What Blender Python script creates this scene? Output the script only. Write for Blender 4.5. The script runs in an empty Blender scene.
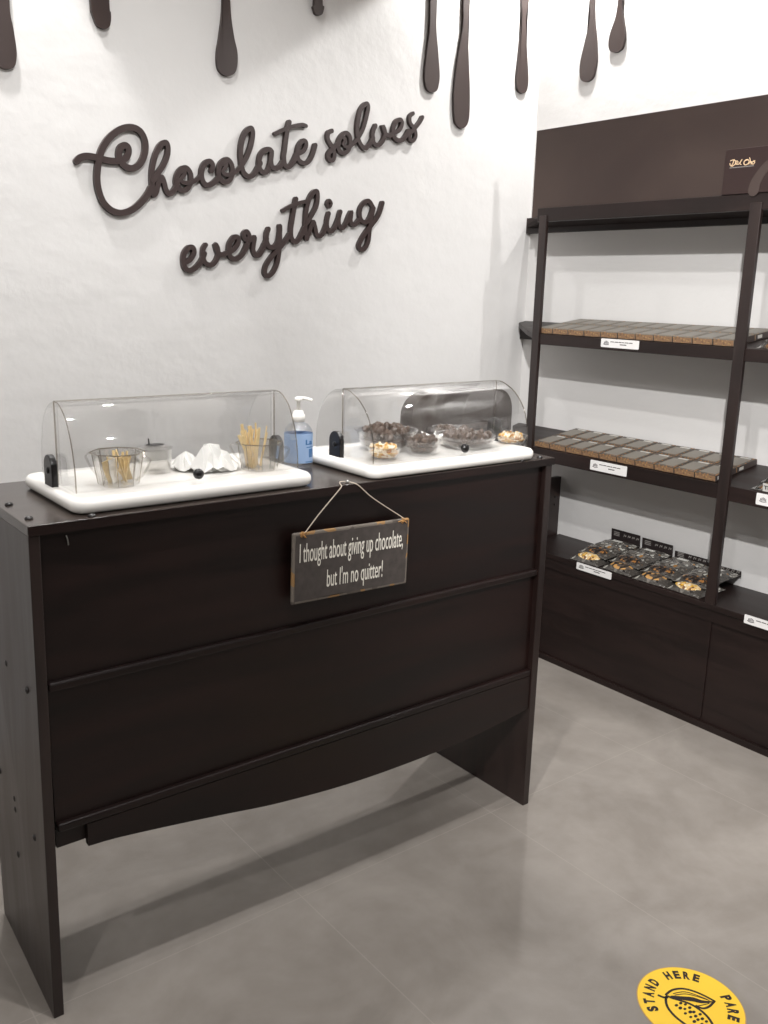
import bpy, bmesh, math, random
from mathutils import Vector, Matrix, Euler
random.seed(7)
PI = math.pi
COL = bpy.context.scene.collection

# ------------------------------------------------------------------ camera model
CAM_H = 1.353
PITCH, YAW, ROLL, FPX = 0.23827193, 0.66607791, 0.02676352, 913.157
fwd = Vector((math.sin(YAW)*math.cos(PITCH), math.cos(YAW)*math.cos(PITCH), -math.sin(PITCH)))
r0 = Vector((math.cos(YAW), -math.sin(YAW), 0)); u0 = r0.cross(fwd)
RT = math.cos(ROLL)*r0 + math.sin(ROLL)*u0
UP = -math.sin(ROLL)*r0 + math.cos(ROLL)*u0
CAM = Vector((0, 0, CAM_H))
def ray(x, y): return fwd + RT*((x-384)/FPX) - UP*((y-512)/FPX)
def trace_x(x, y, X): d = ray(x, y); return CAM + d*(X/d.x)       # measured point on a plane of the room
def trace_y(x, y, Y): d = ray(x, y); return CAM + d*(Y/d.y)
def trace_z(x, y, Z): d = ray(x, y); return CAM + d*((Z-CAM_H)/d.z)

# room
WB = 2.62      # wall with the lettering (y)
WR = 2.752     # wall behind the shelves (x)
XL, YF, ZC = -2.2, -2.4, 2.8

# ------------------------------------------------------------------ materials
def nmat(name):
    m = bpy.data.materials.new(name); m.use_nodes = True
    nt = m.node_tree; b = nt.nodes['Principled BSDF']; return m, nt, b
def lin(c): return tuple(((v/255)/12.92 if v/255 <= .04045 else ((v/255+.055)/1.055)**2.4) for v in c) + (1,)
def flat(name, rgb, rough=.5, spec=.5, metal=0, bump=0, bscale=60, var=0, vscale=8):
    m, nt, b = nmat(name); N = nt.nodes; L = nt.links
    b.inputs['Base Color'].default_value = lin(rgb); b.inputs['Roughness'].default_value = rough
    b.inputs['Specular IOR Level'].default_value = spec; b.inputs['Metallic'].default_value = metal
    tc = N.new('ShaderNodeTexCoord')
    if bump:
        n = N.new('ShaderNodeTexNoise'); n.inputs['Scale'].default_value = bscale; n.inputs['Detail'].default_value = 4
        L.new(tc.outputs['Object'], n.inputs['Vector'])
        bp = N.new('ShaderNodeBump'); bp.inputs['Strength'].default_value = bump; bp.inputs['Distance'].default_value = .01
        L.new(n.outputs['Fac'], bp.inputs['Height']); L.new(bp.outputs['Normal'], b.inputs['Normal'])
    n = N.new('ShaderNodeTexNoise'); n.inputs['Scale'].default_value = vscale
    L.new(tc.outputs['Object'], n.inputs['Vector'])
    r = N.new('ShaderNodeValToRGB'); c = lin(rgb)
    r.color_ramp.elements[0].color = tuple(v*(1-var) for v in c[:3])+(1,)
    r.color_ramp.elements[1].color = tuple(min(1, v*(1+var)) for v in c[:3])+(1,)
    L.new(n.outputs['Fac'], r.inputs['Fac']); L.new(r.outputs['Color'], b.inputs['Base Color'])
    return m
def wood(name, c1, c2, stretch, rough=.38, spec=.5, rv=.12):
    m, nt, b = nmat(name); N = nt.nodes; L = nt.links
    tc = N.new('ShaderNodeTexCoord'); mp = N.new('ShaderNodeMapping'); mp.inputs['Scale'].default_value = stretch
    L.new(tc.outputs['Object'], mp.inputs['Vector'])
    n = N.new('ShaderNodeTexNoise'); n.inputs['Scale'].default_value = 2.2; n.inputs['Detail'].default_value = 7
    n.inputs['Distortion'].default_value = .8
    L.new(mp.outputs['Vector'], n.inputs['Vector'])
    r = N.new('ShaderNodeValToRGB'); r.color_ramp.elements[0].position = .33; r.color_ramp.elements[1].position = .7
    r.color_ramp.elements[0].color = lin(c1); r.color_ramp.elements[1].color = lin(c2)
    L.new(n.outputs['Fac'], r.inputs['Fac']); L.new(r.outputs['Color'], b.inputs['Base Color'])
    mr = N.new('ShaderNodeMapRange'); mr.inputs['To Min'].default_value = rough-rv; mr.inputs['To Max'].default_value = rough+rv
    L.new(n.outputs['Fac'], mr.inputs['Value']); L.new(mr.outputs['Result'], b.inputs['Roughness'])
    b.inputs['Specular IOR Level'].default_value = spec
    bp = N.new('ShaderNodeBump'); bp.inputs['Strength'].default_value = .15; bp.inputs['Distance'].default_value = .003
    L.new(n.outputs['Fac'], bp.inputs['Height']); L.new(bp.outputs['Normal'], b.inputs['Normal'])
    return m
def clear(name, tint=(.95, .95, .95), base=.04, edge=.55, rough=.03):
    m, nt, b = nmat(name); N = nt.nodes; L = nt.links; N.remove(b)
    out = N['Material Output']
    t = N.new('ShaderNodeBsdfTransparent'); t.inputs['Color'].default_value = tint + (1,)
    g = N.new('ShaderNodeBsdfGlossy'); g.inputs['Roughness'].default_value = rough; g.inputs['Color'].default_value = (1, 1, 1, 1)
    lw = N.new('ShaderNodeLayerWeight'); lw.inputs['Blend'].default_value = .5
    p = N.new('ShaderNodeMath'); p.operation = 'POWER'; p.inputs[1].default_value = 3.5
    L.new(lw.outputs['Facing'], p.inputs[0])
    mr = N.new('ShaderNodeMapRange'); mr.inputs['To Min'].default_value = base; mr.inputs['To Max'].default_value = edge
    L.new(p.outputs[0], mr.inputs['Value'])
    mx = N.new('ShaderNodeMixShader'); L.new(mr.outputs['Result'], mx.inputs['Fac'])
    L.new(t.outputs[0], mx.inputs[1]); L.new(g.outputs[0], mx.inputs[2]); L.new(mx.outputs[0], out.inputs['Surface'])
    return m
def speck(name, cols, scale=60, rough=.5, bump=.3, spec=.5):
    m, nt, b = nmat(name); N = nt.nodes; L = nt.links
    tc = N.new('ShaderNodeTexCoord'); v = N.new('ShaderNodeTexVoronoi'); v.inputs['Scale'].default_value = scale
    L.new(tc.outputs['Object'], v.inputs['Vector'])
    sp = N.new('ShaderNodeSeparateColor'); L.new(v.outputs['Color'], sp.inputs['Color'])
    r = N.new('ShaderNodeValToRGB'); r.color_ramp.interpolation = 'CONSTANT'
    el = r.color_ramp.elements
    while len(el) < len(cols): el.new(.5)
    pos = 0
    for i, (w, c) in enumerate(cols): el[i].position = pos; el[i].color = lin(c); pos += w
    L.new(sp.outputs[0], r.inputs['Fac']); L.new(r.outputs['Color'], b.inputs['Base Color'])
    b.inputs['Roughness'].default_value = rough; b.inputs['Specular IOR Level'].default_value = spec
    bp = N.new('ShaderNodeBump'); bp.inputs['Strength'].default_value = bump; bp.inputs['Distance'].default_value = .004
    L.new(v.outputs['Distance'], bp.inputs['Height']); L.new(bp.outputs['Normal'], b.inputs['Normal'])
    return m

M = {}
M['wall'] = flat('white plaster', (211, 209, 207), .75, .25, bump=.25, bscale=14, var=.025, vscale=3)
M['ceil'] = flat('ceiling paint', (225, 222, 218), .9, .2)
M['wood_v'] = wood('dark stained plywood upright', (26, 16, 14), (44, 31, 28), (9, 9, 1.0), .36, .6)
M['wood_h'] = wood('dark stained plywood across', (15, 6, 5), (30, 14, 11), (1.0, 9, 9), .40, .4)
M['wood_y'] = wood('dark stained board along the wall', (20, 10, 8), (35, 21, 18), (9, 1.0, 9), .46, .45)
M['wood_top'] = wood('semi gloss dark counter top', (40, 31, 27), (56, 46, 40), (1.0, 7, 9), .25, .9, .05)
M['fascia'] = wood('matt brown header board', (50, 37, 33), (68, 54, 48), (2, .7, 1.2), .55)
M['letter'] = flat('chocolate brown acrylic', (52, 39, 37), .42, .5)
M['drip'] = flat('chocolate brown drip', (56, 44, 41), .35, .5)
M['bolt'] = flat('black screw cap', (26, 22, 21), .35, .6)
M['white'] = flat('glossy white plastic', (236, 233, 228), .22, .5)
M['black'] = flat('black plastic', (22, 19, 19), .3, .5)
M['clear'] = clear('clear acrylic')
M['edge'] = clear('acrylic edge', (.66, .62, .56), .12, .6, .08)
M['cup'] = clear('clear rigid plastic', (.90, .895, .885), .05, .85, .04)
M['bag'] = clear('crinkled cellophane', (.80, .80, .78), .16, .7, .16)
M['paper'] = flat('white paper napkin', (246, 245, 242), .85, .2, bump=.3, bscale=40)
M['stick'] = flat('pale birch wood', (238, 212, 160), .6, .3, var=.18, vscale=90)
M['tag'] = flat('white card label', (226, 224, 222), .6, .3)
M['ink'] = flat('dark grey ink', (70, 66, 66), .6, .3)
M['choc'] = flat('milk and dark chocolate', (84, 68, 57), .4, .5, var=.5, vscale=60, bump=.3)
M['nuts'] = speck('white and yellow bits', [(.4, (236, 226, 205)), (.35, (214, 172, 92)), (.25, (190, 130, 40))], 140)
M['window'] = flat('frosted pack window', (122, 116, 106), .4, .5, var=.12, vscale=50)
M['boxtop'] = speck('charcoal carton with gold flecks', [(.88, (76, 69, 62)), (.12, (150, 106, 62))], 160, .5, .05)
M['boxgrey'] = speck('grey carton lid', [(.95, (108, 101, 92)), (.05, (160, 120, 78))], 160, .45, .05)
M['boxside'] = flat('dark carton side', (64, 55, 52), .5, .4)
M['kraft'] = speck('kraft front with print', [(.76, (132, 102, 76)), (.14, (158, 126, 84)), (.10, (110, 84, 62))], 230, .55, .05)
M['glint'] = flat('pale sticker', (196, 194, 188), .35, .5)
M['bagdark'] = speck('printed dark pouch film with painted gloss', [(.46, (70, 66, 62)), (.32, (108, 103, 97)), (.1, (36, 33, 32)), (.05, (150, 108, 62)), (.05, (170, 168, 160))], 90, .22, .5, .7)  # print flecks, plus greys raised to paint the film's gloss into the colour
M['snack'] = speck('golden snack pieces', [(.35, (214, 178, 122)), (.25, (232, 208, 160)), (.15, (224, 170, 40)), (.15, (120, 84, 52)), (.1, (240, 232, 214))], 120, .35, .5)
M['snackdark'] = speck('chocolate snack pieces', [(.5, (44, 38, 36)), (.2, (150, 104, 58)), (.15, (84, 74, 66)), (.15, (30, 26, 26))], 120, .35, .5)
M['snackmix'] = speck('mixed dark and golden snack pieces', [(.4, (46, 40, 37)), (.35, (190, 144, 86)), (.25, (92, 80, 70))], 70, .35, .5)
M['card'] = flat('black header card', (38, 31, 31), .45, .4)
M['cardprint'] = flat('pale print', (138, 134, 130), .5, .3)
M['packbrown'] = flat('dark maroon carton', (46, 30, 28), .4, .5)
M['packband'] = flat('brown printed ribbon', (68, 56, 52), .35, .5)
M['gold'] = flat('cream and gold ink', (226, 196, 158), .4, .5, var=.3, vscale=300)
M['slate'] = flat('distressed black painted board', (72, 66, 63), .7, .3, var=.35, vscale=70)
M['frame'] = speck('worn painted edge', [(.62, (108, 100, 92)), (.22, (146, 112, 72)), (.15, (84, 76, 70))], 60, .7, .2)
M['cream'] = flat('cream paint lettering', (224, 219, 208), .6, .3)
M['twine'] = flat('natural twine', (178, 166, 152), .8, .2)
M['knot'] = flat('frayed twine knot', (176, 132, 82), .85, .2)
M['blue'] = flat('light blue label', (156, 182, 218), .35, .5, var=.04)
M['bluedark'] = flat('dark blue print', (58, 112, 168), .35, .5)
M['gel'] = clear('clear gel bottle', (.88, .90, .93), .10, .6, .08)
M['yellow'] = flat('yellow floor vinyl', (244, 200, 58), .5, .35)
M['rimgold'] = flat('sticker cut edge', (190, 150, 90), .6, .3)
M['blackprint'] = flat('black print', (40, 31, 30), .5, .3)
M['leather'] = flat('dark brown leather', (66, 58, 54), .4, .5, bump=.2)
M['underside'] = flat('unlit matt brown board', (30, 20, 18), .85, .1)
M['steel'] = flat('bright steel', (170, 168, 164), .3, .5, metal=.8)

def floor_mat():
    m, nt, b = nmat('grey cement look tiles'); N = nt.nodes; L = nt.links
    tc = N.new('ShaderNodeTexCoord')
    mp = N.new('ShaderNodeMapping'); mp.inputs['Location'].default_value = (-.396+.6*4, -.333+1.2*3, 0)
    L.new(tc.outputs['Object'], mp.inputs['Vector'])
    sx = N.new('ShaderNodeSeparateXYZ'); L.new(mp.outputs['Vector'], sx.inputs[0])
    def line(out, period):
        a = N.new('ShaderNodeMath'); a.operation = 'PINGPONG'; a.inputs[1].default_value = period/2
        L.new(out, a.inputs[0])
        c = N.new('ShaderNodeMath'); c.operation = 'LESS_THAN'; c.inputs[1].default_value = .0014
        L.new(a.outputs[0], c.inputs[0]); return c
    l1 = line(sx.outputs[0], .6); l2 = line(sx.outputs[1], 1.2)
    mx = N.new('ShaderNodeMath'); mx.operation = 'MAXIMUM'; L.new(l1.outputs[0], mx.inputs[0]); L.new(l2.outputs[0], mx.inputs[1])
    n1 = N.new('ShaderNodeTexNoise'); n1.inputs['Scale'].default_value = 3.0; n1.inputs['Detail'].default_value = 6; n1.inputs['Roughness'].default_value = .62
    n1.inputs['Distortion'].default_value = .6
    L.new(tc.outputs['Object'], n1.inputs['Vector'])
    n2 = N.new('ShaderNodeTexNoise'); n2.inputs['Scale'].default_value = 14; n2.inputs['Detail'].default_value = 5
    L.new(tc.outputs['Object'], n2.inputs['Vector'])
    ad = N.new('ShaderNodeMath'); ad.operation = 'MULTIPLY_ADD'; ad.inputs[1].default_value = .35
    L.new(n2.outputs['Fac'], ad.inputs[0]); L.new(n1.outputs['Fac'], ad.inputs[2])
    r = N.new('ShaderNodeValToRGB'); r.color_ramp.elements[0].position = .5; r.color_ramp.elements[1].position = .86
    r.color_ramp.elements[0].color = lin((130, 123, 116)); r.color_ramp.elements[1].color = lin((150, 143, 136))
    L.new(ad.outputs[0], r.inputs['Fac'])
    mc = N.new('ShaderNodeMix'); mc.data_type = 'RGBA'; mc.inputs['B'].default_value = lin((164, 157, 148))
    L.new(r.outputs['Color'], mc.inputs['A'])
    ml = N.new('ShaderNodeMath'); ml.operation = 'MULTIPLY'; ml.inputs[1].default_value = .36
    L.new(mx.outputs[0], ml.inputs[0]); L.new(ml.outputs[0], mc.inputs['Factor'])
    L.new(mc.outputs['Result'], b.inputs['Base Color'])
    b.inputs['Roughness'].default_value = .48; b.inputs['Specular IOR Level'].default_value = .4
    return m
M['floor'] = floor_mat()

# ------------------------------------------------------------------ mesh helpers
def link(name, bm, mat, parent=None, loc=None, smooth=False, bevel=0, segs=2, solid=0):
    bmesh.ops.recalc_face_normals(bm, faces=bm.faces) if not solid else None
    me = bpy.data.meshes.new(name); bm.to_mesh(me); bm.free()
    me.materials.append(mat)
    if smooth:
        for p in me.polygons: p.use_smooth = True
    o = bpy.data.objects.new(name, me); COL.objects.link(o)
    if parent is not None: o.parent = parent
    if loc: o.location = loc
    if solid:
        s = o.modifiers.new('thick', 'SOLIDIFY'); s.thickness = solid; s.offset = 0
    if bevel:
        b = o.modifiers.new('bevel', 'BEVEL'); b.width = bevel; b.segments = segs; b.limit_method = 'ANGLE'; b.angle_limit = math.radians(40)
    return o
def thing(name, label, cat, loc=(0, 0, 0), rot=(0, 0, 0), group=None):
    o = bpy.data.objects.new(name, None); COL.objects.link(o); o.empty_display_size = .05
    o.location = loc; o.rotation_euler = rot
    return tag(o, label, cat, group)
def tag(o, label, cat, group=None, kind=None):
    o['label'] = label; o['category'] = cat
    if group: o['group'] = group
    if kind: o['kind'] = kind
    return o
def struct(o): o['kind'] = 'structure'; return o
def box(bm, x0, x1, y0, y1, z0, z1, mtx=None):
    r = bmesh.ops.create_cube(bm, size=1)
    for v in r['verts']:
        v.co = Vector(((x0+x1)/2+v.co.x*(x1-x0), (y0+y1)/2+v.co.y*(y1-y0), (z0+z1)/2+v.co.z*(z1-z0)))
        if mtx: v.co = mtx @ v.co
    return r['verts']
def bx(x0, x1, y0, y1, z0, z1): bm = bmesh.new(); box(bm, x0, x1, y0, y1, z0, z1); return bm
def crom(pts, n=6, closed=False):
    P = [Vector(p) for p in pts]; out = []; m = len(P)
    rng = range(m if closed else m-1)
    for i in rng:
        if closed: a, b, c, d = P[i-1], P[i], P[(i+1) % m], P[(i+2) % m]
        else: a, b, c, d = P[max(i-1, 0)], P[i], P[i+1], P[min(i+2, m-1)]
        for k in range(n):
            t = k/n
            out.append(.5*((2*b)+(c-a)*t+(2*a-5*b+4*c-d)*t*t+(3*b-a-3*c+d)*t*t*t))
    if not closed: out.append(P[-1])
    return out
def ribbon(bm, pts, w, fn, t0, t1, closed=False, rise=0):
    """stroke of width w through 2-D pts; fn(u,v,t) gives the 3-D point, t between t0 and t1"""
    P = crom([(p[0], p[1]) for p in pts], 6, closed); n = len(P)
    W = w if callable(w) else (lambda s: w)
    rows = []
    def tangent(i):
        if closed: d = P[(i+1) % n]-P[i-1]
        else: d = P[min(i+1, n-1)]-P[max(i-1, 0)]
        return d.normalized() if d.length > 1e-9 else Vector((1, 0))
    ext = []
    if not closed:
        d = tangent(0); hw = W(0)/2
        for a in (80, 60, 40, 20): c = math.radians(a); ext.append((P[0]-d*hw*math.sin(c), d, hw*math.cos(c)))
    for i in range(n): ext.append((P[i], tangent(i), W(i/(n-1))/2))
    if not closed:
        d = tangent(n-1); hw = W(1)/2
        for a in (20, 40, 60, 80): c = math.radians(a); ext.append((P[-1]+d*hw*math.sin(c), d, hw*math.cos(c)))
    for q_, (p, d, hw) in enumerate(ext):
        nn = Vector((-d.y, d.x)); t1_ = t1+rise*q_/len(ext)
        a = p+nn*hw; b = p-nn*hw
        rows.append([bm.verts.new(fn(a.x, a.y, t0)), bm.verts.new(fn(b.x, b.y, t0)), bm.verts.new(fn(b.x, b.y, t1_)), bm.verts.new(fn(a.x, a.y, t1_))])
    m = len(rows)
    for i in range(m if closed else m-1):
        A, B = rows[i], rows[(i+1) % m]
        for k in range(4): bm.faces.new((A[k], A[(k+1) % 4], B[(k+1) % 4], B[k]))
    if not closed: bm.faces.new(rows[0]); bm.faces.new(rows[-1][::-1])
def prism(bm, pts, fn, t0, t1):
    A = [bm.verts.new(fn(p[0], p[1], t0)) for p in pts]; B = [bm.verts.new(fn(p[0], p[1], t1)) for p in pts]
    bm.faces.new(A[::-1]); bm.faces.new(B); n = len(pts)
    for i in range(n): bm.faces.new((A[i], A[(i+1) % n], B[(i+1) % n], B[i]))
def lathe(bm, prof, segs=32, c=(0, 0, 0), sx=1, sy=1, cap0=True, cap1=True, rotz=0):
    rings = []
    for r, z in prof:
        rings.append([bm.verts.new((c[0]+sx*r*math.cos(2*PI*k/segs+rotz), c[1]+sy*r*math.sin(2*PI*k/segs+rotz), c[2]+z)) for k in range(segs)])
    for a, b in zip(rings, rings[1:]):
        for k in range(segs): bm.faces.new((a[k], a[(k+1) % segs], b[(k+1) % segs], b[k]))
    if cap0: bm.faces.new(rings[0][::-1])
    if cap1: bm.faces.new(rings[-1])
    return rings
def rounded_rect(x0, x1, y0, y1, r, n=8):
    out = []
    for cx, cy, a0 in ((x1-r, y1-r, 0), (x0+r, y1-r, 90), (x0+r, y0+r, 180), (x1-r, y0+r, 270)):
        for k in range(n+1):
            a = math.radians(a0+90*k/n); out.append((cx+r*math.cos(a), cy+r*math.sin(a)))
    return out
def tube(bm, pts, r, segs=8, closed=False):
    P = [Vector(p) for p in pts]; rings = []; n = len(P)
    for i in range(n):
        d = (P[(i+1) % n]-P[i-1]) if closed else (P[min(i+1, n-1)]-P[max(i-1, 0)])
        d.normalize(); a = d.orthogonal() if abs(d.z) > .95 else d.cross(Vector((0, 0, 1))); a.normalize(); b = d.cross(a)
        rr = r(i/(n-1)) if callable(r) else r
        rings.append([bm.verts.new(P[i]+a*rr*math.cos(2*PI*k/segs)+b*rr*math.sin(2*PI*k/segs)) for k in range(segs)])
    for i in range(n if closed else n-1):
        A, B = rings[i], rings[(i+1) % n]
        for k in range(segs): bm.faces.new((A[k], A[(k+1) % segs], B[(k+1) % segs], B[k]))
    if not closed: bm.faces.new(rings[0][::-1]); bm.faces.new(rings[-1])
def glyphs(text, size, offset=0, extrude=0.0005, shear=0):
    cu = bpy.data.curves.new('lettering', 'FONT'); cu.body = text; cu.size = size; cu.offset = offset
    cu.extrude = extrude; cu.shear = shear; cu.resolution_u = 4
    ob = bpy.data.objects.new('lettering', cu); COL.objects.link(ob)
    dg = bpy.context.evaluated_depsgraph_get(); dg.update()
    me = bpy.data.meshes.new_from_object(ob.evaluated_get(dg))
    bpy.data.objects.remove(ob); bpy.data.curves.remove(cu)
    return me
def add_text(bm, text, size, fn, width=None, height=None, offset=0, shear=0, align='L'):
    """text mesh mapped with fn(u,v,t); squeezed to the given width / cap height"""
    me = glyphs(text, size, offset, .5, shear)
    xs = [v.co.x for v in me.vertices]; ys = [v.co.y for v in me.vertices]
    x0, x1 = min(xs), max(xs); cap = size*.7
    sx = width/(x1-x0) if width else 1; sy = height/cap if height else 1
    vs = []
    for v in me.vertices:
        u = (v.co.x-x0)*sx
        if align == 'C': u -= (x1-x0)*sx/2
        vs.append(bm.verts.new(fn(u, v.co.y*sy, v.co.z+.5)))
    for p in me.polygons:
        try: bm.faces.new([vs[i] for i in p.vertices])
        except ValueError: pass
    bpy.data.meshes.remove(me)
def copy_tree(root, loc, label=None, rot=None):
    r = root.copy(); COL.objects.link(r); r.location = loc
    if rot is not None: r.rotation_euler = rot
    if label: r['label'] = label
    for ch in list(root.children):
        c = ch.copy(); COL.objects.link(c); c.parent = r
        for g in list(ch.children):
            d = g.copy(); COL.objects.link(d); d.parent = c
    return r

# ------------------------------------------------------------------ room
T = .1
struct(link('floor', bx(XL, WR, YF, WB, -T, 0), M['floor']))
struct(link('ceiling', bx(XL, WR, YF, WB, ZC, ZC+T), M['ceil']))
struct(link('wall_back', bx(XL-T, WR+T, WB, WB+T, -T, ZC+T), M['wall']))
struct(link('wall_right', bx(WR, WR+T, YF-T, WB, -T, ZC+T), M['wall']))
struct(link('wall_left', bx(XL-T, XL, YF-T, WB, -T, ZC+T), M['wall']))
struct(link('wall_front', bx(XL, WR, YF-T, YF, -T, ZC+T), M['wood_h']))  # unseen wall, given dark wood so counter front and covers reflect dark

# ------------------------------------------------------------------ wall lettering
def wall_fn(u, v, t): return Vector((u, WB-t, v))
def zoomed(ox, oy, s):
    def f(pts):
        out = []
        for (a, b) in pts:
            p = trace_y(ox+a/s, oy+b/s, WB-.012); out.append((p.x, p.z))
        return out
    return f
A = zoomed(70, 115, 7.68); B = zoomed(140, 130, 9.6); C_ = zoomed(200, 110, 9.6); D = zoomed(250, 105, 9.6)
E_ = zoomed(320, 90, 6.982); F_ = zoomed(175, 210, 7.68); G_ = zoomed(255, 180, 9.6); H_ = zoomed(310, 180, 8.533)
chocolate = [
 (A([(55,355),(85,325),(140,315),(230,332),(300,350),(370,352),(425,335),(450,295),(448,250),(420,232),(388,255),(378,310),(400,365),(440,402),(490,408),(540,375),(575,300),(580,210),(545,130),(480,95),(400,105),(320,160),(265,230),(235,300),(215,400),(210,500),(225,590),(258,670),(315,728),(390,752),(470,732),(540,680),(595,615),(625,560)]), .0205, 0),
 (B([(135,625),(122,560),(115,450),(125,340),(155,230),(200,145),(250,120),(270,170),(262,250),(222,345),(165,425),(128,485)]), .0175, 0),
 (B([(138,625),(160,590),(178,510),(208,452),(232,500),(250,570),(282,612),(318,592),(350,540),(362,480)]), .0175, 0),
 (B([(430,362),(385,390),(352,460),(355,530),(400,578),(455,565),(488,505),(490,430),(465,380)]), .0175, 1),
 (B([(385,400),(425,400),(425,430),(400,460),(398,490),(440,508),(500,500),(560,465),(590,430)]), .0135, 0),
 (B([(688,390),(700,335),(670,300),(625,322),(595,390),(595,460),(620,515),(660,530),(710,505),(760,455)]), .0175, 0),
 (C_([(250,475),(205,512),(180,580),(188,650),(235,690),(285,675),(312,610),(310,540),(285,490)]), .0175, 1),
 (C_([(215,520),(252,515),(252,540),(230,570),(222,600),(260,622),(320,608),(365,575),(400,535)]), .0135, 0),
 (C_([(400,535),(450,450),(488,350),(507,250),(505,195),(485,175),(440,212),(405,300),(392,400),(397,500),(415,590),(465,640),(515,620),(550,570),(580,510)]), .0175, 0),
 (C_([(688,400),(640,378),(590,420),(570,490),(575,560),(610,600),(650,585),(675,520)]), .0175, 1),
 (C_([(690,400),(682,470),(692,540),(730,560),(768,540),(795,500)]), .0175, 0),
 (D([(380,165),(362,230),(347,330),(335,430),(325,500),(335,570),(365,594),(400,572),(430,520),(450,475)]), .0175, 0),
 (D([(245,275),(330,235),(420,203),(500,190),(538,202)]), .0135, 0),
 (D([(455,470),(510,445),(538,395),(535,352),(505,345),(472,390),(455,460),(465,522),(510,558),(560,545),(600,480),(628,385)]), .016, 0),
]
solves = [
 (E_([(85,285),(60,300),(58,345),(88,400),(103,450),(90,490),(65,482),(62,445),(95,405),(135,370)]), .0165, 0),
 (E_([(180,300),(145,330),(128,380),(135,420),(165,440),(200,420),(215,370),(208,320)]), .0165, 1),
 (E_([(160,330),(178,345),(165,380),(195,400),(235,375),(268,335)]), .013, 0),
 (E_([(268,335),(302,270),(325,190),(338,120),(325,95),(290,130),(268,210),(262,290),(275,360),(308,405),(340,390),(372,335)]), .0165, 0),
 (E_([(390,248),(372,295),(372,345),(385,378),(415,382),(445,345),(455,290),(440,250),(455,300),(480,318),(512,308)]), .0165, 0),
 (E_([(510,300),(555,280),(575,230),(560,207),(530,225),(512,280),(520,330),(555,353),(590,335),(620,285)]), .0165, 0),
 (E_([(652,163),(630,185),(632,230),(660,270),(670,320),(650,355),(627,340),(630,305),(668,262),(700,220),(716,190)]), .015, 0),
]
everything = [
 (F_([(88,398),(122,378),(148,330),(140,290),(105,290),(72,340),(68,410),(85,452),(125,463),(170,435),(205,390),(228,335)]), .0175, 0),
 (F_([(238,268),(220,300),(217,360),(235,405),(275,423),(310,400),(333,345),(328,290),(312,266),(330,325),(365,343),(402,328)]), .0165, 0),
 (F_([(405,330),(455,300),(488,250),(485,212),(455,210),(422,260),(415,320),(430,362),(470,376),(520,340),(550,280),(568,230)]), .0175, 0),
 (F_([(560,265),(572,200),(552,165),(530,185),(537,218),(572,232),(612,208),(605,260),(602,310),(625,348),(660,320),(690,262)]), .0165, 0),
 (G_([(132,470),(115,520),(115,590),(140,640),(190,640),(225,590),(240,500),(240,445)]), .0175, 0),
 (G_([(40,725),(65,690),(92,630),(115,565)]), .0165, 0),
 (G_([(240,445),(242,560),(235,680),(215,800),(172,890),(125,922),(97,895),(107,825),(160,740),(230,660),(290,590),(335,520)]), .0165, 0),
 (G_([(397,182),(377,280),(360,380),(347,470),(350,550),(380,593),(420,575),(455,510),(478,460)]), .0175, 0),
 (G_([(272,293),(340,255),(430,220),(510,203)]), .0135, 0),
 (G_([(497,565),(485,480),(490,350),(505,240),(545,140),(593,107),(603,160),(590,250),(550,330),(500,410)]), .0165, 0),
 (G_([(500,565),(530,480),(558,400),(578,450),(592,520),(620,540),(655,510),(690,425)]), .0165, 0),
 (H_([(162,285),(147,350),(150,410),(178,440),(212,405),(245,330)]), .0165, 0),
 (H_([(165,172),(184,200),(165,232),(148,202)]), .011, 1),
 (H_([(262,270),(247,330),(252,390),(280,410),(310,370),(332,315),(355,272),(347,330),(355,375),(388,378),(425,335)]), .0165, 0),
 (H_([(530,215),(500,178),(460,198),(430,250),(430,320),(455,358),(490,355),(518,310),(538,245)]), .0165, 1),
 (H_([(545,240),(522,340),(510,430),(500,520),(470,583),(435,592),(420,558),(445,500),(490,430),(550,355),(590,290),(620,195)]), .0165, 0),
]
def word(name, strokes, label):
    bm = bmesh.new()
    for i, (pts, w, closed) in enumerate(strokes):
        ribbon(bm, pts, w*.86, wall_fn, -.001, .012+.00007*i, bool(closed), rise=0 if closed else .0016)
    return tag(link(name, bm, M['letter']), label, 'wall lettering', 'brown script wall words')
word('wall_word', chocolate, 'dark brown cursive wooden word Chocolate mounted on the white wall')
word('wall_word', solves, 'dark brown cursive word solves, right end of the upper line on the wall')
word('wall_word', everything, 'dark brown cursive word everything on the lower line of the wall lettering')

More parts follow.
